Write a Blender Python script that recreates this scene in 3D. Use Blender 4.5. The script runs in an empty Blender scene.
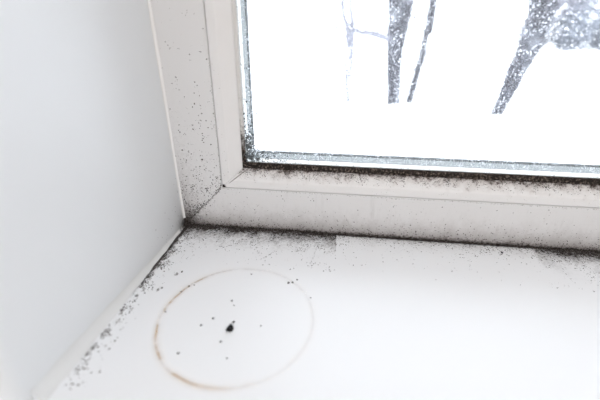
import bpy, bmesh, math, random
from mathutils import Vector, Matrix, noise as mnoise

# ------------------------------------------------------------------ camera, world, light
scene = bpy.context.scene
C = scene.collection
MM = 0.001
F_PX, YAW, PITCH, ROLL = 327.93, 0.10677, 0.44953, 0.010985
CAM = Vector((152.48, -285.41, 174.78)) * MM
fwd = Vector((-math.sin(YAW) * math.cos(PITCH), math.cos(YAW) * math.cos(PITCH), -math.sin(PITCH)))
rgt = Vector((math.cos(YAW), math.sin(YAW), 0))
upv = rgt.cross(fwd)
r2 = math.cos(ROLL) * rgt + math.sin(ROLL) * upv
u2 = math.cos(ROLL) * upv - math.sin(ROLL) * rgt
cam_d = bpy.data.cameras.new('camera')
cam = bpy.data.objects.new('camera', cam_d); C.objects.link(cam)
cam_d.sensor_width = 36; cam_d.sensor_fit = 'HORIZONTAL'; cam_d.lens = F_PX * 36 / 600
cam_d.clip_start = 0.005; cam_d.clip_end = 2000
m = Matrix((r2, u2, -fwd)).transposed().to_4x4(); m.translation = CAM
cam.matrix_world = m
cam_d.dof.use_dof = True; cam_d.dof.focus_distance = 0.335; cam_d.dof.aperture_fstop = 4.2
scene.camera = cam

SKY = 4.6
world = bpy.data.worlds.new('overcast'); scene.world = world; world.use_nodes = True
bg = world.node_tree.nodes['Background']
bg.inputs['Color'].default_value = (0.89, 0.935, 1.0, 1); bg.inputs['Strength'].default_value = SKY

lamp_d = bpy.data.lights.new('fill_light', 'AREA'); lamp_d.shape = 'RECTANGLE'  # unseen fill lamp, added to brighten the room side of the frame
lamp_d.size = 1.2; lamp_d.size_y = 0.8; lamp_d.energy = 58; lamp_d.color = (1.0, 0.985, 0.975)
lamp = bpy.data.objects.new('fill_light', lamp_d); C.objects.link(lamp); lamp.location = (0.75, -2.5, 1.70)

vs = scene.view_settings
vs.view_transform = 'Standard'; vs.look = 'None'; vs.gamma = 1; vs.exposure = 0.0; vs.use_curve_mapping = False

# ------------------------------------------------------------------ helpers
rng = random.Random(7)

def tag(o, label=None, cat=None, group=None, kind=None):
    if label: o['label'] = label
    if cat: o['category'] = cat
    if group: o['group'] = group
    if kind: o['kind'] = kind
    return o

def mesh_obj(name, verts, faces, mats, parent=None, smooth=False, midx=None):
    me = bpy.data.meshes.new(name); me.from_pydata([tuple(v) for v in verts], [], faces)
    for mt in (mats if isinstance(mats, (list, tuple)) else [mats]): me.materials.append(mt)
    if midx: me.polygons.foreach_set('material_index', midx)
    if smooth: me.polygons.foreach_set('use_smooth', [True] * len(me.polygons))
    me.update()
    o = bpy.data.objects.new(name, me); C.objects.link(o)
    if parent: o.parent = parent
    return o

def bm_obj(name, bm, mat, parent=None, smooth=False):
    bmesh.ops.recalc_face_normals(bm, faces=bm.faces[:])
    me = bpy.data.meshes.new(name); bm.to_mesh(me); bm.free(); me.materials.append(mat)
    if smooth: me.polygons.foreach_set('use_smooth', [True] * len(me.polygons))
    o = bpy.data.objects.new(name, me); C.objects.link(o)
    if parent: o.parent = parent
    return o

def box(bm, x0, x1, y0, y1, z0, z1):
    vs_ = [bm.verts.new((x, y, z)) for x in (x0, x1) for y in (y0, y1) for z in (z0, z1)]
    for f in ((0, 1, 3, 2), (4, 6, 7, 5), (0, 4, 5, 1), (2, 3, 7, 6), (0, 2, 6, 4), (1, 5, 7, 3)):
        bm.faces.new([vs_[i] for i in f])
    return vs_

# ---- tiny expression layer over shader math nodes
class X:
    nt = None
    def __init__(s, v): s.v = v
    @staticmethod
    def op(o, *a):
        n = X.nt.nodes.new('ShaderNodeMath'); n.operation = o
        for i, q in enumerate(a):
            q = q.v if isinstance(q, X) else q
            if isinstance(q, (int, float)): n.inputs[i].default_value = q
            else: X.nt.links.new(q, n.inputs[i])
        return X(n.outputs[0])
    def __add__(s, o): return X.op('ADD', s, o)
    __radd__ = __add__
    def __sub__(s, o): return X.op('SUBTRACT', s, o)
    def __rsub__(s, o): return X.op('SUBTRACT', o, s)
    def __mul__(s, o): return X.op('MULTIPLY', s, o)
    __rmul__ = __mul__
    def __truediv__(s, o): return X.op('DIVIDE', s, o)
    def __neg__(s): return X.op('MULTIPLY', s, -1.0)
def ex(a): return X.op('EXPONENT', a)
def mx(a, b): return X.op('MAXIMUM', a, b)
def mn(a, b): return X.op('MINIMUM', a, b)
def ab(a): return X.op('ABSOLUTE', a)
def sstep(a, lo, hi):
    n = X.nt.nodes.new('ShaderNodeMapRange'); n.interpolation_type = 'SMOOTHSTEP'
    X.nt.links.new(a.v, n.inputs[0]); n.inputs[1].default_value = lo; n.inputs[2].default_value = hi
    return X(n.outputs[0])
def pos_mm():
    g = X.nt.nodes.new('ShaderNodeNewGeometry'); s = X.nt.nodes.new('ShaderNodeSeparateXYZ')
    X.nt.links.new(g.outputs['Position'], s.inputs[0])
    return [X(s.outputs[i]) * 1000.0 for i in range(3)] + [g.outputs['Position']]
def nz(vec, scale, detail=3, rough=0.6, stretch=None, off=0.0):
    if stretch or off:
        mp = X.nt.nodes.new('ShaderNodeMapping'); X.nt.links.new(vec, mp.inputs[0])
        mp.inputs['Scale'].default_value = stretch or (1, 1, 1); mp.inputs['Location'].default_value = (off, off, off)
        vec = mp.outputs[0]
    n = X.nt.nodes.new('ShaderNodeTexNoise'); X.nt.links.new(vec, n.inputs['Vector'])
    n.inputs['Scale'].default_value = scale; n.inputs['Detail'].default_value = detail; n.inputs['Roughness'].default_value = rough
    return X(n.outputs[0])
def mixc(fac, a, b):
    n = X.nt.nodes.new('ShaderNodeMix'); n.data_type = 'RGBA'
    X.nt.links.new(fac.v, n.inputs[0])
    for q, i in ((a, 6), (b, 7)):
        if isinstance(q, tuple): n.inputs[i].default_value = (*q, 1)
        else: X.nt.links.new(q, n.inputs[i])
    return n.outputs[2]
def setv(sock, v):
    if isinstance(v, X): X.nt.links.new(v.v, sock)
    elif isinstance(v, tuple): sock.default_value = (*v, 1)
    elif isinstance(v, (int, float)): sock.default_value = v
    else: X.nt.links.new(v, sock)
def mat(name, color=(0.8, 0.8, 0.8), rough=0.5, spec=0.5, build=None, bump=None):
    mt = bpy.data.materials.new(name); mt.use_nodes = True; X.nt = mt.node_tree
    p = mt.node_tree.nodes['Principled BSDF']
    p.inputs['Specular IOR Level'].default_value = spec
    d = build() if build else {}
    setv(p.inputs['Base Color'], d.get('color', color)); setv(p.inputs['Roughness'], d.get('rough', rough))
    if 'bump' in d:
        b = mt.node_tree.nodes.new('ShaderNodeBump'); b.inputs['Strength'].default_value = d.get('bs', 0.3); b.inputs['Distance'].default_value = d.get('bd', 0.0003)
        X.nt.links.new(d['bump'].v, b.inputs['Height']); X.nt.links.new(b.outputs[0], p.inputs['Normal'])
    return mt

# ------------------------------------------------------------------ materials
MOULD = (0.022, 0.017, 0.016)
MOULD_SOFT = (0.075, 0.066, 0.064)

def frame_nodes():
    x, y, z, P = pos_mm()
    n1 = nz(P, 330, 5, 0.75); n2 = nz(P, 70, 3, 0.6); n3 = nz(P, 900, 2, 0.6)
    edge = mn(x + z * 0.0, z)                               # distance from the wall or from the sill joint
    low = ex(-(z / 4.4)); film = sstep(low + (n1 - 0.5) * 1.5 * ex(-(z / 14.0)) + (n2 - 0.5) * 0.25, 0.26, 0.85)
    corner = ex(-(X.op('SQRT', x * x + z * z) / 19.0)); film = mx(film, sstep(corner + (n1 - 0.5) * 0.7, 0.16, 0.75))
    jamb = ex(-(x / 3.0)) * ex(-(z / 70.0)); film = mx(film, 0.7 * sstep(jamb + (n1 - 0.5) * 0.8, 0.35, 1.0))
    mit = ex(-(ab(x - z) / (1.2 + 3.0 * ex(-(z / 14.0))))) * ex(-(z / 50.0)); film = mx(film, 0.9 * sstep(mit + (n1 - 0.5) * 0.9, 0.25, 0.8))
    grime = sstep(nz(P, 260, 4, 0.7, (1, 1, 0.35), 3.0) * ex(-(z / 160.0)), 0.44, 0.75) * 0.35
    c = mixc(grime, (0.645, 0.64, 0.648), (0.36, 0.325, 0.32))
    veil = sstep(ex(-(z / 18.0)) + (n2 - 0.5) * 0.35 + (n1 - 0.5) * 0.3, 0.12, 1.0) * sstep(x - z, -6.0, 10.0)   # thin grey growth on the lower rail
    veil = mx(veil * 0.74, 0.6 * sstep(ex(-((x + z * 0.4) / 30.0)) + (n1 - 0.5) * 0.9, 0.12, 0.9))
    drip = sstep(nz(P, 90, 3, 0.6, (1, 1, 0.12), 7.0), 0.58, 0.75) * ex(-(z / 40.0)) * 0.3
    c = mixc(mx(veil, drip), c, (0.17, 0.145, 0.14))
    c = mixc(film, c, MOULD)
    return {'color': c, 'rough': 0.38 + film * 0.45, 'bump': n3 * film, 'bs': 0.4}
M_frame = mat('white_plastic_mouldy', build=frame_nodes, spec=0.4)

def bead_nodes():
    x, y, z, P = pos_mm()
    n1 = nz(P, 420, 5, 0.75); n2 = nz(P, 120, 3, 0.6)
    d = 64.0 - z                                            # distance below the seal on the lower bead
    isb = sstep(x - z, 0.0, 3.0)
    f = sstep(ex(-(d / 6.0)) * 0.62 + (n1 - 0.5) * 1.3 + (n2 - 0.5) * 0.8, 0.33, 0.70) * isb
    dl = 65.0 - x
    f2 = sstep(ex(-(dl / 1.6)) * ex(-((z - 60.0) / 50.0)) + (n1 - 0.5) * 0.5, 0.5, 1.0) * (1.0 - isb)
    corner = ex(-((ab(x - 46.0) + ab(z - 46.0)) / 3.5))
    f = mx(mx(f, f2), sstep(corner + (n1 - 0.5) * 0.4, 0.3, 0.7))
    mit = ex(-(ab((x - 45.0) * 0.73 - (z - 45.0)) / 1.2)) * isb; f = mx(f, 0.8 * sstep(mit + (n1 - 0.5) * 0.8, 0.4, 1.0))
    soft = sstep(ex(-(d / 9.0)) + (n2 - 0.5) * 0.9 + (n1 - 0.5) * 0.5, 0.25, 1.0) * isb * 0.75
    c = mixc(soft, (0.70, 0.69, 0.695), (0.36, 0.31, 0.295))
    c = mixc(f, c, (0.05, 0.035, 0.030))
    return {'color': c, 'rough': 0.4 + f * 0.4}
M_bead = mat('bead_plastic_mouldy', build=bead_nodes, spec=0.4)

def gasket_nodes():
    x, y, z, P = pos_mm()
    n1 = nz(P, 520, 4, 0.8); n2 = nz(P, 160, 3, 0.7)
    g = sstep(ex(-((z - 64.0) / 48.0)) + (n2 - 0.5) * 0.9 + (n1 - 0.5) * 0.7, 0.25, 0.72)
    c = mixc(sstep(n1, 0.50, 0.68), (0.014, 0.011, 0.009), (0.24, 0.19, 0.165))
    c = mixc(g, (0.60, 0.59, 0.585), c)
    return {'color': c, 'rough': 0.8, 'bump': n1, 'bs': 0.5}
M_gasket = mat('mouldy_rubber', build=gasket_nodes, spec=0.2)

def sill_nodes():
    x, y, z, P = pos_mm()
    d = -y
    n1 = nz(P, 300, 6, 0.8); n2 = nz(P, 55, 4, 0.65); n3 = nz(P, 700, 3, 0.7)
    # a wiped rectangle in the middle of the sill carries far less growth
    wiped = sstep(x, 158.5, 160.0) * (1.0 - sstep(x + d * 0.27 + (n1 - 0.5) * 5.0, 343.0, 348.0))
    reach = 10.0 + 10.0 * (1.0 - wiped)
    band = ex(-(d / 2.6))
    joint = sstep(band + (n1 - 0.5) * 0.8, 0.22, 0.7)
    haze = ex(-(d / reach)) * (1.0 - 0.6 * wiped)
    f = sstep(haze + (n1 - 0.5) * 2.6 * ex(-(d / 30.0)) + (n2 - 0.5) * 1.2 * ex(-(d / 60.0)), 0.12, 0.95)
    f = f * (1.0 - 0.35 * wiped)
    d2 = x - 4.0
    along = ex(-(d2 / 4.5)) * (1.0 - sstep(d, 60.0, 190.0))
    w = sstep(along + (n1 - 0.5) * 0.9 * ex(-(d2 / 16.0)) + (n2 - 0.5) * 0.5, 0.32, 0.85)
    cor = ex(-(X.op('SQRT', d2 * d2 + d * d) / 20.0)); w = mx(w, 0.9 * sstep(cor + (n1 - 0.5) * 0.8, 0.18, 0.85))
    thin = sstep(ex(-(d / 20.0)) * (1.0 - 0.45 * wiped) + (n2 - 0.5) * 0.35, 0.1, 1.0) * 0.4
    c = mixc(thin, (0.85, 0.86, 0.885), (0.36, 0.34, 0.335))
    c = mixc(mx(f, w) * 0.86, c, MOULD_SOFT)
    c = mixc(mx(joint, sstep(mx(f, w), 0.7, 1.0)), c, MOULD)
    return {'color': c, 'rough': 0.38 + mx(f, joint) * 0.4, 'bump': n3 * mx(f, w), 'bs': 0.4}
M_sill = mat('sill_laminate_mouldy', build=sill_nodes, spec=0.5)

def wall_nodes():
    x, y, z, P = pos_mm()
    n1 = nz(P, 330, 5, 0.75)
    d = X.op('SQRT', y * y + z * z)
    f = sstep(ex(-(d / 13.0)) + (n1 - 0.5) * 0.8, 0.2, 0.85)
    f = mx(f, 0.7 * sstep(ex(y / 2.5) * ex(-(z / 60.0)) + (n1 - 0.5) * 0.6, 0.5, 1.0))
    soft = ex(-(d / 26.0)) * 0.4
    c = mixc(soft, (0.79, 0.81, 0.835), (0.30, 0.29, 0.30))
    return {'color': mixc(f, c, MOULD), 'rough': 0.42}
M_wall = mat('reveal_wall_paint', build=wall_nodes, spec=0.35)
def caulk_nodes():
    x, y, z, P = pos_mm()
    n1 = nz(P, 300, 5, 0.75); d = -y
    f = sstep(ex(-(d / 20.0)) + (n1 - 0.5) * 1.0 + x * 0.06 * (1.0 - sstep(d, 40.0, 180.0)), 0.42, 0.95)
    return {'color': mixc(f, (0.72, 0.725, 0.735), MOULD), 'rough': 0.5}
M_caulk = mat('sealant', build=caulk_nodes, spec=0.3)
M_caulk_v = mat('sealant_clean', (0.78, 0.775, 0.775), 0.5, 0.3)
M_room = mat('room_paint', (0.80, 0.79, 0.77), 0.7, 0.2)
M_floor = mat('room_floor', (0.42, 0.33, 0.25), 0.5, 0.3)
M_seal = mat('edge_seal_white', (0.92, 0.93, 0.93), 0.4, 0.4)
M_spacer = mat('spacer_aluminium', (0.25, 0.285, 0.30), 0.5, 0.4)
M_outer = mat('outer_gasket_grey', (0.22, 0.24, 0.25), 0.6, 0.3)
M_mould = mat('mould_black', MOULD, 0.9, 0.1)
M_mould2 = mat('mould_grey', (0.13, 0.115, 0.11), 0.9, 0.1)
M_dirt = mat('dirty_droplet', (0.10, 0.11, 0.115), 0.4, 0.3)
M_crumb = mat('black_crumb', (0.012, 0.012, 0.014), 0.8, 0.2)

def snow_nodes():
    x, y, z, P = pos_mm()
    n = nz(P, 1.6, 4, 0.6)
    return {'color': (0.90, 0.92, 0.95), 'rough': 0.8, 'bump': n, 'bs': 0.5, 'bd': 0.08}
M_snow = mat('snow', build=snow_nodes, spec=0.2)
def bark_nodes():
    x, y, z, P = pos_mm()
    n = nz(P, 14, 4, 0.7); n2 = nz(P, 4, 3, 0.6, (1, 1, 0.4), 2.0)
    c = mixc(sstep(n, 0.4, 0.62), (0.014, 0.014, 0.02), (0.07, 0.07, 0.085))
    c = mixc(sstep(n2, 0.52, 0.70), c, (0.20, 0.21, 0.235))      # snow caught in the bark
    return {'color': c, 'rough': 0.9, 'bump': n, 'bs': 0.6, 'bd': 0.02}
M_bark = mat('bark_snowy', build=bark_nodes, spec=0.1)
M_twig = mat('twig_pale', (0.17, 0.17, 0.20), 0.9, 0.1)  # pale grey, so thin stems and branches look faint
M_far = mat('far_tree_hazed', (0.20, 0.215, 0.25), 0.9, 0.05)  # aerial haze is put into this blue-grey base colour
M_far2 = mat('far_tree_hazed_pale', (0.28, 0.285, 0.31), 0.9, 0.05)  # paler tone, more distance haze painted into the colour

# fogged glass: clear with a weak mirror, a veil of condensation and countless tiny droplets
def glass_mat(name, fog):
    mt = bpy.data.materials.new(name); mt.use_nodes = True; X.nt = nt = mt.node_tree
    nt.nodes.remove(nt.nodes['Principled BSDF']); out = nt.nodes['Material Output']
    tr = nt.nodes.new('ShaderNodeBsdfTransparent'); tr.inputs[0].default_value = (0.985, 0.99, 0.99, 1)
    gl = nt.nodes.new('ShaderNodeBsdfGlossy'); gl.inputs['Roughness'].default_value = 0.02
    lw = nt.nodes.new('ShaderNodeFresnel'); lw.inputs[0].default_value = 1.25
    m1 = nt.nodes.new('ShaderNodeMixShader'); nt.links.new(lw.outputs[0], m1.inputs[0])
    nt.links.new(tr.outputs[0], m1.inputs[1]); nt.links.new(gl.outputs[0], m1.inputs[2])
    res = m1
    if fog:
        x, y, z, P = pos_mm()
        tl = nt.nodes.new('ShaderNodeBsdfTranslucent'); tl.inputs[0].default_value = (0.97, 0.98, 1, 1)
        vo = nt.nodes.new('ShaderNodeTexVoronoi'); vo.inputs['Scale'].default_value = 480; nt.links.new(P, vo.inputs['Vector'])
        dots = 1.0 - sstep(X(vo.outputs['Distance']), 0.14, 0.32)
        patch = sstep(nz(P, 420, 2, 0.6), 0.42, 0.62)
        fac = 0.05 + 0.5 * dots * patch
        m2 = nt.nodes.new('ShaderNodeMixShader'); nt.links.new(fac.v, m2.inputs[0])
        nt.links.new(m1.outputs[0], m2.inputs[1]); nt.links.new(tl.outputs[0], m2.inputs[2]); res = m2
    nt.links.new(res.outputs[0], out.inputs['Surface'])
    return mt
M_glass_in = glass_mat('fogged_glass', True)
M_glass_out = glass_mat('clear_glass', False)
M_drop = mat('water', (0.9, 0.94, 0.96), 0.05, 0.5)
M_drop.node_tree.nodes['Principled BSDF'].inputs['Transmission Weight'].default_value = 1.0
M_drop.node_tree.nodes['Principled BSDF'].inputs['IOR'].default_value = 1.33

# ------------------------------------------------------------------ room shell
W, H = 1.25, 1.40
YR = -0.203                                                  # room face of the window wall
def rounded_reveal(name, mat_, flip):
    # wall beside the opening: flat reveal, rounded arris, room face
    r = 0.012; pts = [(0, 0)]
    for k in range(9):
        a = math.pi / 2 * k / 8
        pts.append((-r + r * math.cos(a), YR + r - r * math.sin(a)))
    pts += [(-1.2, YR), (-1.2, 0.2), (-0.016, 0.2), (-0.016, 0.0)]
    bm = bmesh.new(); z0, z1 = -0.9, 1.75
    sx = (lambda x: W - x) if flip else (lambda x: x)
    lo = [bm.verts.new((sx(x), y, z0)) for x, y in pts]; hi = [bm.verts.new((sx(x), y, z1)) for x, y in pts]
    for i in range(len(pts)):
        j = (i + 1) % len(pts); bm.faces.new((lo[i], lo[j], hi[j], hi[i]))
    bm.faces.new(lo); bm.faces.new(hi)
    o = bm_obj(name, bm, mat_)
    return o
tag(rounded_reveal('wall_left', M_wall, False), 'pale bluish white reveal wall left of the window', 'wall', kind='structure')
tag(rounded_reveal('wall_right', M_room, True), 'white reveal wall on the right side of the window', 'wall', kind='structure')
bm = bmesh.new(); box(bm, 0.0, W, YR, 0.0, -0.9, -0.031); box(bm, -0.015, W + 0.015, 0.001, 0.2, -0.9, -0.016)
tag(bm_obj('wall_below_window', bm, M_room), 'white wall below the window sill', 'wall', kind='structure')
bm = bmesh.new(); box(bm, 0.0, W, YR, -0.001, H, 1.75); box(bm, -0.015, W + 0.015, 0.001, 0.2, H + 0.016, 1.75)
tag(bm_obj('wall_above_window', bm, M_room), 'white wall above the window', 'wall', kind='structure')
for nm, b, mt_, lb in (('floor', (-1.2, 2.45, -3.3, 0.2, -1.0, -0.9), M_floor, 'brown floor of the room'),
                       ('ceiling', (-1.2, 2.45, -3.3, 0.2, 1.75, 1.85), M_room, 'white ceiling of the room'),
                       ('wall_back', (-1.2, 2.45, -3.4, -3.3, -0.9, 1.75), M_room, 'white wall at the back of the room'),
                       ('wall_far_left', (-1.3, -1.2, -3.3, 0.2, -0.9, 1.75), M_room, 'white side wall left of the room'),
                       ('wall_far_right', (2.45, 2.55, -3.3, 0.2, -0.9, 1.75), M_room, 'white side wall right of the room')):
    bm = bmesh.new(); box(bm, *b); tag(bm_obj(nm, bm, mt_), lb, nm.split('_')[0], kind='structure')

# ------------------------------------------------------------------ sill
bm = bmesh.new()
prof = [(0, 0), (0, -0.03)]
prof += [(-0.25, -0.03)]
for k in range(9):
    a = -math.pi / 2 - math.pi * k / 8
    prof.append((-0.25 + 0.015 * math.cos(a), -0.015 + 0.015 * math.sin(a)))
lo = [bm.verts.new((0.0, y, z)) for y, z in prof]; hi = [bm.verts.new((W, y, z)) for y, z in prof]
n = len(prof)
for i in range(n): bm.faces.new((lo[i], lo[(i + 1) % n], hi[(i + 1) % n], hi[i]))
bm.faces.new(lo); bm.faces.new(hi)
# horns in front of the walls
for xa, xb in ((-0.045, 0.0), (W, W + 0.045)):
    q = [(YR - 0.001, 0), (YR - 0.001, -0.03)] + prof[2:]
    a_ = [bm.verts.new((xa, y, z)) for y, z in q]; b_ = [bm.verts.new((xb, y, z)) for y, z in q]
    for i in range(len(q)): bm.faces.new((a_[i], a_[(i + 1) % len(q)], b_[(i + 1) % len(q)], b_[i]))
    bm.faces.new(a_); bm.faces.new(b_)
sill = tag(bm_obj('window_sill', bm, M_sill), 'glossy white window sill spotted with black mould along its edges', 'window sill')

# sealant fillets
def fillet(name, fn, mat_, label):
    V, Fc = [], []; N, K = 40, 7
    for i in range(N + 1):
        for k in range(K): V.append(fn(i / N, k / (K - 1)))
        V.append(fn(i / N, None))
    S = K + 1
    for i in range(N):
        for k in range(S):
            a, b = i * S + k, i * S + (k + 1) % S
            Fc.append((a, b, b + S, a + S))
    Fc.append(tuple(range(S))); Fc.append(tuple(range(N * S, N * S + S))[::-1])
    o = mesh_obj(name, V, Fc, mat_, smooth=False)
    bm = bmesh.new(); bm.from_mesh(o.data); bmesh.ops.recalc_face_normals(bm, faces=bm.faces[:]); bm.to_mesh(o.data); bm.free()
    return tag(o, label, 'sealant', kind='structure')
def caulk_sill(t, k):
    y = -(0.6 + 189 * t)
    wx = 1.8 + 5.2 * min(1, t * 1.15); wz = 1.6 + 5.6 * min(1, t * 1.15)
    wob = 0.35 * math.sin(t * 31) + 0.25 * math.sin(t * 77 + 1)
    wx += wob; wz += wob * 0.6
    if k is None: return Vector((0.02, y, 0.02)) * MM
    a = math.pi / 2 * k                               # shallow cove between wall and sill
    x = wx * (1 - math.sin(a)) * 0.75 + wx * (1 - k) * 0.25; z = wz * (1 - math.cos(a)) * 0.75 + wz * k * 0.25
    return Vector((x + 0.02, y, z + 0.02)) * MM
fillet('trim_1', caulk_sill, M_caulk, 'white sealant bead along the joint of left wall and sill')
def caulk_jamb(t, k):
    z = 8 + 1380 * t; w_ = 2.0 + 0.3 * math.sin(t * 210)
    if k is None: return Vector((0.02, -0.02, z)) * MM
    a = math.pi / 2 * k
    return Vector((w_ * (1 - math.sin(a)) + 0.02, -w_ * (1 - math.cos(a)) - 0.02, z)) * MM
fillet('trim_2', caulk_jamb, M_caulk_v, 'thin white sealant bead where left wall meets window frame')

# ------------------------------------------------------------------ window
win = bpy.data.objects.new('window_1', None); C.objects.link(win)
tag(win, 'white plastic window with mouldy rubber seal and fogged glass', 'window', kind='structure')
def member(name, side, prof, mat_, gap=0.12, round_=None, label=None):
    """prof: closed list of (inset on left/right, inset on bottom/top, depth) in mm, mitred at both ends."""
    wl, hl = W * 1000, H * 1000
    V, n = [], len(prof)
    for end in (0, 1):
        for a, b, y in prof:
            if side == 'bottom': V.append((a + gap if not end else wl - a - gap, y, b))
            if side == 'top': V.append((a + gap if not end else wl - a - gap, y, hl - b))
            if side == 'left': V.append((a, y, b + gap if not end else hl - b - gap))
            if side == 'right': V.append((wl - a, y, b + gap if not end else hl - b - gap))
    Fc = [(i, (i + 1) % n, n + (i + 1) % n, n + i) for i in range(n)] + [tuple(range(n)), tuple(range(n, 2 * n))]
    bm = bmesh.new(); vv = [bm.verts.new(Vector(v) * MM) for v in V]
    for f in Fc: bm.faces.new([vv[i] for i in f])
    o = bm_obj(name, bm, mat_, win)
    if label: o['label'] = label
    return o
P_frame = [(-15, -15, 0.3), (44.0, 44.0, 0.3), (44.7, 44.7, 1.0), (44.7, 44.7, 60), (-15, -15, 60)]
P_bead = [(45.1, 45.1, 1.0), (45.7, 45.7, 0.2), (52.5, 52.5, 0.2), (53.5, 53.5, 0.6), (63.9, 63.0, 7.4), (64.7, 63.6, 8.6), (64.7, 63.6, 10.0), (45.1, 45.1, 10.0)]
P_gask = [(64.1, 62.8, 8.7), (65.0, 64.0, 8.0), (67.0, 67.8, 8.3), (68.0, 69.3, 9.2), (68.0, 69.3, 10.0), (64.1, 62.8, 10.0)]
P_seal = [(58, 54, 14.1), (67.8, 68.6, 14.1), (68.2, 69.5, 22.0), (58, 54, 22.0)]
P_spac = [(58, 54, 22.1), (68.4, 69.9, 22.1), (68.9, 71.4, 32.9), (58, 54, 32.9)]
P_out = [(58, 54, 37.1), (69.2, 72.2, 37.1), (69.8, 72.9, 38.0), (69.0, 71.0, 41), (58, 54, 41)]
P_lip = [(45, 45, 41.2), (68.0, 70.0, 41.2), (65, 65, 60), (45, 45, 60)]
for s in ('left', 'bottom', 'right', 'top'):
    member('frame_rail', s, P_frame, M_frame)
    member('glazing_bead', s, P_bead, M_bead)
    member('rubber_gasket', s, P_gask, M_gasket, 0.0, label='black mould-covered rubber gasket')
    member('edge_seal', s, P_seal, M_seal, 0.0)
    member('spacer_bar', s, P_spac, M_spacer, 0.0, label='pale blue-grey glazing spacer bar')
    member('outer_gasket', s, P_out, M_outer, 0.0)
    member('outer_lip', s, P_lip, M_frame)
for nm, y0, y1, mt_ in (('inner_pane', 10.05, 14.0, M_glass_in), ('outer_pane', 33.0, 37.0, M_glass_out)):
    bm = bmesh.new(); box(bm, 0.0575, W - 0.0575, y0 * MM, y1 * MM, 0.0535, H - 0.0535)
    o = bm_obj(nm, bm, mt_, win)
    o['label'] = 'fogged inner glass pane' if nm == 'inner_pane' else 'clear outer glass pane'
# only the room face of the inner pane carries condensation
o = bpy.data.objects['inner_pane']; o.data.materials.append(M_glass_out)
for p in o.data.polygons: p.material_index = 0 if p.normal.y < -0.5 else 1

# ------------------------------------------------------------------ flecks (mould, droplets)
def flecks(name, items, mats, parent=None, dome=0.25):
    """items: (position mm, normal, size mm, material index); each an irregular low dome"""
    V, Fc, mi = [], [], []
    for (p, nrm, s, k) in items:
        nrm = Vector(nrm).normalized(); t = nrm.orthogonal().normalized(); b = nrm.cross(t)
        a0 = rng.uniform(0, 6.28); el = rng.uniform(0.55, 1.0); base = len(V); nn = 6
        ca, sa = math.cos(a0), math.sin(a0)
        for i in range(nn):
            a = 6.2832 * i / nn; r = s * 0.5 * rng.uniform(0.7, 1.25)
            u, v = r * math.cos(a), r * el * math.sin(a)
            V.append((Vector(p) + t * (u * ca - v * sa) + b * (u * sa + v * ca) + nrm * 0.012) * MM)
        V.append((Vector(p) + nrm * (s * dome + 0.02)) * MM)
        for i in range(nn): Fc.append((base + i, base + (i + 1) % nn, base + nn)); mi.append(k)
    return mesh_obj(name, V, Fc, mats, parent, smooth=True, midx=mi)
def cl(x, y, z, sc):                                          # clumping noise 0..1
    return 0.5 + 0.5 * mnoise.noise(Vector((x, y, z)) / sc)
def scatter(n, sampler, dens):
    out = []
    for _ in range(n):
        q = sampler(); d = dens(*q[0])
        if rng.random() < d: out.append(q)
    return out
def fsize(lo, hi): return lo + (hi - lo) * rng.random() ** 2.5
def tone(): return 0 if rng.random() < 0.62 else 1
def wiped(x, d): return 1.0 if 159 < x < 345 - 0.27 * d else 0.0

# sill beside the frame
it = scatter(60000, lambda: ((rng.uniform(2, 480), -rng.random() ** 1.6 * 62, 0), (0, 0, 1), fsize(0.3, 1.35), tone()),
    lambda x, y, z: (math.exp(y / 9) * 1.1 * (1 - 0.5 * wiped(x, -y)) + 1.7 * math.exp(y / 22) * (1 - 0.82 * wiped(x, -y)) * max(0, cl(x, y, 3, 9) - 0.42) * 3) * (0.35 + 0.9 * max(0, cl(x, y, 0, 3.5) - 0.3)) * (1.0 if x < 170 or x > 330 else 0.8))
it += scatter(2500, lambda: ((rng.uniform(2, 460), -rng.uniform(5, 62), 0), (0, 0, 1), fsize(0.2, 0.6), 1), lambda x, y, z: 0.3 * math.exp(y / 30) * max(0, cl(x, y, 8, 16) - 0.35) * 3)
# two short hair-like streaks left of the wiped patch
for (xa, ya, xb, yb) in ((141, -28, 137.5, -52), (103, -36, 92, -52)):
    for k in range(34):
        t = k / 33; it.append(((xa + (xb - xa) * t + rng.gauss(0, 0.4), ya + (yb - ya) * t, 0), (0, 0, 1), fsize(0.3, 0.8), tone()))
o = flecks('mould_growth', it, [M_mould, M_mould2])
tag(o, 'black mould speckling the sill along the foot of the window frame', 'mould', kind='stuff')
# sill beside the wall
def wside():
    y = -rng.uniform(3, 182); t = min(1, -y / 189 * 1.15)
    return ((2.3 + 5.2 * t + rng.expovariate(1 / 5.5), y, 0), (0, 0, 1), fsize(0.35, 1.7 if y < -70 else 1.3), tone() if y > -110 else 1)
it = scatter(16000, wside, lambda x, y, z: (0.95 if y > -75 else 0.6 * math.exp((y + 75) / 80)) * max(0, cl(x, y, 5, 7) - 0.36) * 2.6 * math.exp(-x / (26 if y > -70 else 14)))
for (x, y, s) in ((8.5, -60.7, 3.0), (6.9, -83.3, 3.4), (8, -86, 2.6), (9.5, -108, 1.9), (7.5, -122, 2.2), (10.5, -133, 2.6), (10.0, -141, 2.6), (9.5, -146, 2.6), (8.4, -153, 2.6), (8.0, -158, 2.6), (27.5, -79.4, 1.7), (28.5, -80, 1.2), (24, -97, 1.2), (22, -99, 1.4), (31, -76, 0.8)):
    for k in range(30): it.append(((max(x + rng.gauss(0, s * 0.32), 4), y + rng.gauss(0, s * 0.5), 0), (0, 0, 1), fsize(0.4, 1.0), tone() if y > -110 else 1))
o = flecks('mould_growth', it, [M_mould, M_mould2])
tag(o, 'black mould in a dotted row on the sill beside the left wall', 'mould', kind='stuff')
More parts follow.
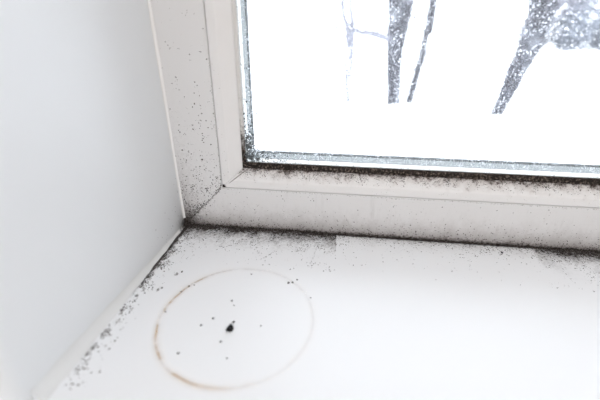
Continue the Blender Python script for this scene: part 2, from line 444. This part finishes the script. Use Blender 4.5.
# lower rail face
it = scatter(42000, lambda: ((rng.uniform(1, 520), 0.28, rng.random() ** 1.5 * 43.5), (0, -1, 0), fsize(0.3, 1.25), tone()),
    lambda x, y, z: 0 if z > x - 0.3 else (0.95 * math.exp(-z / 5.0) + 0.07 * max(0, cl(x, 7, z, 14) - 0.2) + 0.22 * math.exp(-(x - z) / 22) * max(0, cl(x, 2, z, 4) - 0.35)) * (0.3 + 1.1 * max(0, cl(x, 0, z, 3) - 0.25)))
for (xa, za, xb, zb) in ((338, 26, 326, 4), (344, 22, 333, 6), (106, 30, 106, 12)):       # drip runs
    for k in range(26):
        t = rng.random(); it.append(((xa + (xb - xa) * t + rng.gauss(0, 0.9), 0.28, za + (zb - za) * t), (0, -1, 0), fsize(0.25, 0.7), 1))
for k in range(520): it.append(((45 + rng.random() * 460, 0.28, 43.6 + rng.gauss(0, 0.25)), (0, -1, 0), fsize(0.25, 0.75), tone()))
o = flecks('mould_growth', it, [M_mould, M_mould2])
tag(o, 'black mould creeping up the lower rail of the window frame', 'mould', kind='stuff')
# left jamb face, mitre line, bead seam, wall corner
it = scatter(16000, lambda: ((rng.uniform(1.5, 44), 0.28, 3 + rng.random() ** 1.7 * 210), (0, -1, 0), fsize(0.35, 1.5), tone()),
    lambda x, y, z: 0 if z < x + 0.3 else (0.36 * math.exp(-z / 60) + 0.6 * math.exp(-(z - x) / 10) * math.exp(-z / 40)) * max(0, cl(x, 1, z, 9) - 0.25) * 2.4)
for k in range(420):
    s = rng.random() ** 1.3 * 43; it.append(((s + rng.gauss(0, 0.7) * (1.6 - s / 40), 0.28, max(s + rng.gauss(0, 0.8), 0.5)), (0, -1, 0), fsize(0.25, 1.1), tone()))
for k in range(150): it.append(((44.2 + rng.gauss(0, 0.2), 0.35, 46 + rng.random() ** 1.6 * 120), (0, -1, 0), fsize(0.25, 0.75), tone()))
for k in range(60): it.append(((45.9 + abs(rng.gauss(0, 1.2)), 0.18, 45.9 + abs(rng.gauss(0, 1.0))), (0, -1, 0), fsize(0.4, 1.2), 0))
for (x, z) in ((42.5, 161), (31, 98), (36, 110), (38, 88)):
    it.append(((x, 0.28, z), (0, -1, 0), 1.4, 0))
for k in range(90): it.append(((51 + rng.random() * 0 + rng.uniform(-4, 2), 0.18, 50 + rng.random() ** 2 * 110), (0, -1, 0), fsize(0.2, 0.7), 1)) if rng.random() < 0.4 else None
o = flecks('mould_growth', it, [M_mould, M_mould2])
tag(o, 'black mould specks on the upright left jamb and mitre joint', 'mould', kind='stuff')
# lower bead, under the seal
nb = Vector((0, -8.4, 6.8)).normalized(); nb = Vector((0, -0.81, 0.58))
def beadpt():
    t = rng.random() ** 0.55; return ((rng.uniform(60, 520), 0.6 + 6.8 * t - 0.02, 53.5 + 9.5 * t), nb, fsize(0.25, 1.0), tone())
it = scatter(14000, beadpt, lambda x, y, z: (0.15 + 1.1 * max(0, (z - 53) / 10) ** 1.5) * max(0, cl(x, 4, z, 5) - 0.36) * (3.2 if x < 260 else 2.4))
it += scatter(1200, lambda: ((rng.uniform(55, 500), 0.18, rng.uniform(45.8, 52.5)), (0, -1, 0), fsize(0.2, 0.7), 1), lambda x, y, z: 0.4 * max(0, cl(x, 4, z, 8) - 0.3))
for k in range(900):
    it.append(((70 + rng.random() * 460, 8.35, 69.0 + rng.gauss(0, 0.45)), (0, -0.8, 0.4), fsize(0.3, 1.0), tone()))
for k in range(900):
    it.append(((70 + rng.random() * 460, 8.0 - 0.05, 63.9 + rng.gauss(0, 0.5)), (0, -0.8, 0.2), fsize(0.4, 1.3), tone()))
o = flecks('mould_growth', it, [M_mould, M_mould2])
tag(o, 'brown-black mould on the glazing bead just below the rubber seal', 'mould', kind='stuff')
# left wall
it = scatter(2600, lambda: ((0.02, -rng.random() ** 1.6 * 70 - 1, 2 + rng.random() ** 1.5 * 60), (1, 0, 0), fsize(0.25, 0.9), 1 if rng.random() < 0.6 else 0),
    lambda x, y, z: 0.55 * math.exp((y - z * 0.5) / 20) * max(0, cl(x, y, z, 6) - 0.3))
for (y, z) in ((-33, 31), (-45, 12), (-52, 24), (-28, 22), (-24, 12)): it.append(((0.02, y, z), (1, 0, 0), 1.0, 0))
o = flecks('mould_growth', it, [M_mould, M_mould2])
tag(o, 'sparse grey mould specks low on the left reveal wall near the corner', 'mould', kind='stuff')
# condensation on the glass, thick in the lower left corner
def drop():
    if rng.random() < 0.6: x, z = 68.5 + rng.expovariate(1 / (9.0 if rng.random() < 0.5 else 4)), 70 + rng.expovariate(1 / 16)
    else:
        x = 68.5 + rng.random() ** 2.2 * 330; z = 69.6 + rng.expovariate(1 / (3.0 + 5.0 * math.exp(-(x - 68) / 40)))
    return ((x, 10.02, z), (0, -1, 0), fsize(0.35, 1.3) if z < 72 or x > 110 else fsize(0.5, 1.9), 0 if rng.random() < 0.4 else 1)
it = scatter(8500, drop, lambda x, y, z: (1.0 if (x - 68) + (z - 69) < 30 else 0.5) * max(0, cl(x, 3, z, 4) - 0.3) * 2 * (1 if x < 130 else 0.35))
o = flecks('condensation_droplets', it, [M_drop, M_dirt], win, 0.3)
tag(o, 'water droplets gathered in the corner of the glass', kind='stuff')

# fine frozen droplets over the whole room face of the glass; they only show against dark trees
M_frost = bpy.data.materials.new('frost_speck'); M_frost.use_nodes = True
nt = M_frost.node_tree; nt.nodes.remove(nt.nodes['Principled BSDF'])
tl = nt.nodes.new('ShaderNodeBsdfTranslucent'); tl.inputs[0].default_value = (0.8, 0.82, 0.86, 1)
nt.links.new(tl.outputs[0], nt.nodes['Material Output'].inputs[0])
it = scatter(70000, lambda: ((rng.uniform(72, 640), 10.02, rng.uniform(74, 300)), (0, -1, 0), fsize(0.5, 1.5), 0),
    lambda x, y, z: 0.35 + 1.1 * (cl(x, 6, z, 7) - 0.35))
o = flecks('frost_specks', it, [M_frost], win, 0.15)
tag(o, 'fine frost specks over the glass', kind='stuff')

# ------------------------------------------------------------------ things lying on the sill
def ring_obj():
    mt = bpy.data.materials.new('dried_stain'); mt.use_nodes = True; X.nt = nt = mt.node_tree
    p = nt.nodes['Principled BSDF']; p.inputs['Roughness'].default_value = 0.5; p.inputs['Base Color'].default_value = (0.72, 0.45, 0.20, 1)
    x, y, z, P = pos_mm(); cx, cy = 91.0, -118.8
    n1 = nz(P, 60, 3, 0.6); n2 = nz(P, 400, 3, 0.7)
    dx, dy = x - cx, y - cy
    rad = X.op('SQRT', dx * dx + dy * dy)
    line = ex(-(ab(rad - 53.5 + (n1 - 0.5) * 2.5) / 1.0))
    side = 0.22 + 0.78 * sstep(-dx - dy * 0.25, -20.0, 40.0)
    gap = sstep(n1 + n2 * 0.4, 0.48, 0.78)
    a = mn(line * side * (0.25 + 0.75 * gap) * 0.55, 0.8)
    nt.links.new(a.v, p.inputs['Alpha'])
    V, Fc, N = [], [], 128
    for i in range(N):
        a = 6.28318 * i / N
        wob = 0.6 * math.sin(3 * a + 1) + 0.4 * math.sin(5 * a)
        for r, z_ in ((50.0, 0.02), (52.5, 0.05), (54.5, 0.05), (57.0, 0.02)):
            V.append(Vector((cx + (r + wob) * math.cos(a), cy + (r + wob) * math.sin(a), z_)) * MM)
    for i in range(N):
        for k in range(3):
            a, b = i * 4 + k, ((i + 1) % N) * 4 + k; Fc.append((a, b, b + 1, a + 1))
    o = mesh_obj('ring_stain', V, Fc, mt, smooth=True)
    tag(o, 'faint brown dried ring stain left on the white sill', 'stain')
ring_obj()

def lump(name, x, y, s, label, group=None, tall=0.55, peak=False):
    bm = bmesh.new(); bmesh.ops.create_icosphere(bm, subdivisions=2, radius=1.0)
    sd = rng.uniform(0, 99); ca, sa = math.cos(sd), math.sin(sd); el = rng.uniform(0.7, 1.0)
    for v in bm.verts:
        k = 1 + 0.5 * mnoise.noise(v.co * 1.4 + Vector((sd, sd, 0)))
        c = v.co * k
        if peak: c.x, c.y = c.x * (0.85 - 0.42 * c.y), c.y * 1.0
        xx, yy = c.x * s / 2, c.y * s / 2 * (1 if peak else el)
        if not peak: xx, yy = xx * ca - yy * sa, xx * sa + yy * ca
        v.co = Vector((xx, yy, max(c.z, -0.6) * s / 2 * tall)) * MM
    zmin = min(v.co.z for v in bm.verts)
    for v in bm.verts: v.co.z -= zmin
    o = bm_obj(name, bm, M_crumb, smooth=True); o.location = (x * MM, y * MM, 0.00002)
    return tag(o, label, 'crumb', group)
G = 'dark crumbs scattered on the sill'
def on_sill(px, py):                                          # picture position -> point on the sill top, mm
    d = fwd + r2 * ((px - 300) / F_PX) - u2 * ((py - 200) / F_PX)
    q = CAM + d * (-CAM.z / d.z); return q.x * 1000, q.y * 1000
lump('black_crumb', *on_sill(230, 329), 5.6, 'largest black crumb, near the middle of the ring stain', G, 0.6, True)
for px, py, s, lb in ((233.7, 322.4, 2.0, 'small round black crumb just behind the largest crumb'),
    (231.9, 301, 1.7, 'tiny black crumb behind the ring stain centre, rearmost of a close pair'),
    (234, 305.5, 1.1, 'faint tiny speck, front one of a close pair behind the ring centre'),
    (213.1, 318.6, 1.7, 'tiny elongated grey speck left of the largest black crumb'),
    (201.2, 325.4, 1.6, 'tiny grey speck halfway from the largest crumb to the ring stain left side'),
    (220.8, 342, 1.6, 'tiny grey speck in front of and left of the largest crumb'),
    (261, 326, 1.1, 'lone faint speck right of the largest crumb'),
    (178.3, 353.5, 1.6, 'tiny speck inside the ring stain at its front left'),
    (227, 358.5, 1.1, 'faint speck in front of the largest crumb'),
    (189, 286.4, 1.6, 'tiny crumb inside the ring at rear left, left one of a pair'),
    (194.4, 285.2, 1.1, 'tiny crumb inside the ring at rear left, right one of a pair'),
    (181.2, 292, 1.3, 'tiny crumb hugging the inner left edge of the ring stain'),
    (165.4, 312, 1.4, 'tiny crumb near the leftmost inside edge of the ring'),
    (251.4, 274.4, 1.4, 'tiny crumb just outside the rear edge of the ring stain'),
    (288.5, 283, 2.0, 'left one of three crumbs in a row at the ring rear right'),
    (292.6, 282.6, 1.6, 'middle one of three crumbs in a row at the ring rear right'),
    (297.1, 280, 1.4, 'right one of three crumbs in a row at the ring rear right'),
    (310.6, 298, 1.1, 'single crumb on the right edge of the ring stain'),
    (502, 253, 2.2, 'black crumb near the frame at the right end of the wiped sill patch')):
    lump('black_crumb', *on_sill(px, py), s, lb, G)

# ------------------------------------------------------------------ outside
GZ = -1.15
DRIFTS = ((1.43, 7.2, 0.07, 0.5), (1.80, 7.55, 0.05, 0.35), (3.30, 6.45, 0.07, 0.45), (0.42, 7.6, 0.05, 0.3))
def gz(x, y, drift=True):
    if drift and 5 < y < 10:
        return gz(x, y, False) + sum(h * math.exp(-((x - a) ** 2 + (y - b) ** 2) / w_ ** 2) for a, b, h, w_ in DRIFTS)
    far = max(0.0, min(1.0, (y - 3) / 40))
    return GZ + 0.06 * far * mnoise.noise(Vector((x / 7, y / 7, 0))) * 2 + 0.03 * mnoise.noise(Vector((x / 1.7, y / 1.7, 3)))
xs = [-300, -180, -110, -70, -45, -30] + [-22 + i * 1.0 for i in range(21)] + [-0.6 + i * 0.15 for i in range(40)] + [6 + i * 1.0 for i in range(25)] + [36, 45, 60, 80, 110, 150, 200, 280, 400]
ys = [0.2 + i * 0.8 for i in range(7)] + [5.6 + i * 0.15 for i in range(26)] + [9.8 + i * 0.8 for i in range(28)] + [34, 38, 44, 52, 62, 75, 92, 115, 145, 190, 260, 360, 500]
V = [(x, y, gz(x, y)) for y in ys for x in xs]; nx = len(xs)
Fc = [(j * nx + i, j * nx + i + 1, (j + 1) * nx + i + 1, (j + 1) * nx + i) for j in range(len(ys) - 1) for i in range(nx - 1)]
tag(mesh_obj('ground', V, Fc, M_snow, smooth=True), 'flat snow-covered ground outside the window', 'ground', kind='structure')

def tube(bm, pts, rads, seg=9):
    rings = []
    for i, (p, r) in enumerate(zip(pts, rads)):
        d = (pts[min(i + 1, len(pts) - 1)] - pts[max(i - 1, 0)]).normalized()
        t = d.orthogonal().normalized() if i == 0 else (rings_t - d * rings_t.dot(d)).normalized()
        rings_t = t; b = d.cross(t)
        ring = []
        for k in range(seg):
            a = 6.28318 * k / seg
            rr = r * (1 + 0.16 * mnoise.noise((p + (t * math.cos(a) + b * math.sin(a)) * r) * 5))
            ring.append(bm.verts.new(p + (t * math.cos(a) + b * math.sin(a)) * rr))
        rings.append(ring)
    for i in range(len(rings) - 1):
        for k in range(seg): bm.faces.new((rings[i][k], rings[i][(k + 1) % seg], rings[i + 1][(k + 1) % seg], rings[i + 1][k]))
    bm.faces.new(rings[0]); bm.faces.new(rings[-1])
def path(a, b, n, wob, sd):
    a, b = Vector(a), Vector(b); L = (b - a).length
    return [a.lerp(b, i / n) + Vector((mnoise.noise(Vector((i * 0.45, sd, 0))), mnoise.noise(Vector((i * 0.45, sd, 9))), mnoise.noise(Vector((i * 0.45, sd, 19))) * 0.5)) * wob * L * min(1, 2 * i / n) for i in range(n + 1)]
def tree(name, base, stems, branches, twigs, label, cat, group=None, sd=0, bark=M_bark):
    x, y = base; root = bpy.data.objects.new(name, None); C.objects.link(root); root.location = (x, y, gz(x, y))
    tag(root, label, cat, group); R = random.Random(sd)
    allp = []
    for (a, b, r0, r1, n, wob) in stems:
        p = path(a, b, n, wob, sd + len(allp)); bm = bmesh.new()
        tube(bm, p, [(r0 + (r1 - r0) * i / n) * (1.08 if i == 0 and a[2] <= 0 else 1) for i in range(n + 1)], 11)
        bm_obj('trunk', bm, bark, root, True); allp.append(p)
    for (a, b, r0, r1) in branches:
        p = path(a, b, 7, 0.10, sd + 31 + len(allp)); bm = bmesh.new(); tube(bm, p, [r0 + (r1 - r0) * i / 7 for i in range(8)], 7)
        bm_obj('branch', bm, M_twig, root, True); allp.append(p)
    if twigs:
        bm = bmesh.new()
        for _ in range(twigs):
            p = R.choice(allp); i = R.randrange(len(p) // 2, len(p)); s = p[i]
            d = Vector((R.gauss(0, 1), R.gauss(0, 1), R.uniform(0.1, 1.3))).normalized() * R.uniform(0.3, 0.9)
            tube(bm, path(s, s + d, 3, 0.1, R.random() * 50), [0.018, 0.014, 0.010, 0.005], 4)
        tag(bm_obj('twigs', bm, M_twig, root), kind='stuff')
    return root
tree('bare_tree', (1.43, 7.55), [((0, 0, -0.1), (-0.24, 0.1, 2.4), 0.145, 0.19, 10, 0.04), ((-0.24, 0.1, 2.4), (0.15, 0.3, 5.2), 0.16, 0.04, 8, 0.05), ((-0.05, 0.0, 1.2), (0.32, 0.1, 4.4), 0.11, 0.03, 8, 0.03)],
     [((-0.08, 0, 1.30), (-1.15, -0.1, 1.50), 0.075, 0.045), ((-1.1, -0.1, 1.15), (-1.35, -0.1, 2.6), 0.06, 0.035), ((-0.05, 0.1, 2.5), (0.9, 0.6, 3.9), 0.05, 0.015), ((-0.08, 0.1, 2.2), (-1.0, 0.6, 3.5), 0.05, 0.015)],
     90, 'stout bare snow-flecked tree seen through the glass, left of centre pane', 'tree', 'bare trees in the snow', 3)
tree('slender_tree', (1.80, 7.85), [((0, 0, -0.1), (0.22, 0.1, 1.45), 0.085, 0.07, 8, 0.03), ((0.22, 0.1, 1.45), (0.24, 0.1, 4.2), 0.10, 0.03, 8, 0.03)],
     [((0.22, 0.1, 1.4), (-0.1, 0.1, 1.75), 0.03, 0.012), ((0.23, 0.1, 2.4), (1.0, 0.3, 3.3), 0.025, 0.01)], 40, 'slender leaning sapling just right of the stout bare tree', 'tree', 'bare trees in the snow', 8)
tree('sapling', (0.42, 7.9), [((0, 0, -0.05), (-0.12, 0.05, 0.85), 0.055, 0.045, 6, 0.05)],
     [((-0.12, 0.05, 0.8), (-0.34, 0.05, 0.95), 0.035, 0.02), ((-0.12, 0.05, 0.8), (-0.06, 0.05, 1.05), 0.035, 0.02)], 0, 'short faint sapling in the snow left of the stout bare tree', 'tree', 'bare trees in the snow', 12, M_twig)
tree('slender_tree', (0.62, 13.5), [((0, 0, -0.05), (-0.05, 0.0, 1.3), 0.06, 0.11, 6, 0.02), ((-0.05, 0.0, 1.3), (-0.25, 0.05, 3.8), 0.11, 0.04, 7, 0.04)],
     [((-0.08, 0, 1.3), (-0.9, 0.1, 1.9), 0.03, 0.01), ((-0.05, 0, 1.2), (0.8, 0, 1.5), 0.03, 0.01)], 25, 'faint slender tree farthest left in the window view', 'tree', 'bare trees in the snow', 17, M_twig)
tree('bare_tree', (3.31, 6.78), [((0, 0, -0.1), (0.42, 0.25, 1.35), 0.10, 0.20, 9, 0.02), ((0.42, 0.25, 1.35), (0.95, 0.6, 3.6), 0.19, 0.08, 8, 0.03), ((0.36, 0.2, 1.25), (0.05, 0.3, 3.6), 0.11, 0.05, 8, 0.03)],
     [((0.5, 0.3, 1.6), (1.5, 0.7, 2.6), 0.06, 0.02), ((0.8, 0.4, 2.6), (1.7, 1.0, 4.2), 0.05, 0.02), ((0.2, 0.25, 2.0), (-0.5, 0.6, 3.4), 0.05, 0.02), ((0.45, 0.3, 1.5), (1.2, 0.5, 2.0), 0.035, 0.012)],
     120, 'leaning bare tree whose trunk widens upward, right side of the glass', 'tree', 'bare trees in the snow', 23)

# distant trees
def far_crown(bm, R, h, w, n):
    for _ in range(n):
        while True:
            q = Vector((R.uniform(-1, 1), R.uniform(-1, 1), R.uniform(0, 1)))
            if q.x ** 2 + q.y ** 2 < (1.05 - 0.85 * abs(q.z - 0.35)) ** 2: break
        c = Vector((q.x * w, q.y * w, 0.02 * h + q.z * h * 0.97)); s = R.uniform(0.25, 0.75)
        t = Vector((R.gauss(0, 1), R.gauss(0, 1), R.gauss(0, 1))).normalized(); b = t.orthogonal().normalized()
        bm.faces.new([bm.verts.new(c + v) for v in (t * s, b * s * 0.6, -t * s, -b * s * 0.6)])
R = random.Random(5)
protos = []
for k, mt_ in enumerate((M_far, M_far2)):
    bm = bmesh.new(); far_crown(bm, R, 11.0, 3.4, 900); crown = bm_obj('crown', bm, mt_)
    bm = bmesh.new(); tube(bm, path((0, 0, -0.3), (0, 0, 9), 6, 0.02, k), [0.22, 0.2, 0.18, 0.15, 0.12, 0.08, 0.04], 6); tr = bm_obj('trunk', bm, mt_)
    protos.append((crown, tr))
used = [0, 0]
spots = []
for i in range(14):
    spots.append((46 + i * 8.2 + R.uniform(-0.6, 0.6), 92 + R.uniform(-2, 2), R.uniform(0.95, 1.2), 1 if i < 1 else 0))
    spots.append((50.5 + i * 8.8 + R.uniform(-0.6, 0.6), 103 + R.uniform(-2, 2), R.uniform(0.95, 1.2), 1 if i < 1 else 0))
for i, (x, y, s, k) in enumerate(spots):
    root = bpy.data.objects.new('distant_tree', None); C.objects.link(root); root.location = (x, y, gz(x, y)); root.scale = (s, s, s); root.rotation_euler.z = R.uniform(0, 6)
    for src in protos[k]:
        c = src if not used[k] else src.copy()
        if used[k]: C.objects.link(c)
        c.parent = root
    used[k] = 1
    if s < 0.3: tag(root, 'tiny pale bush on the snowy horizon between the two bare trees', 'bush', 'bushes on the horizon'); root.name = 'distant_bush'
    else: tag(root, 'hazy blue-grey tree of the distant wood at upper right' if k == 0 else 'pale haze-tinted tree at the left end of the distant wood', 'tree', 'distant wood' if k == 0 else 'haze-tinted trees of the distant wood')
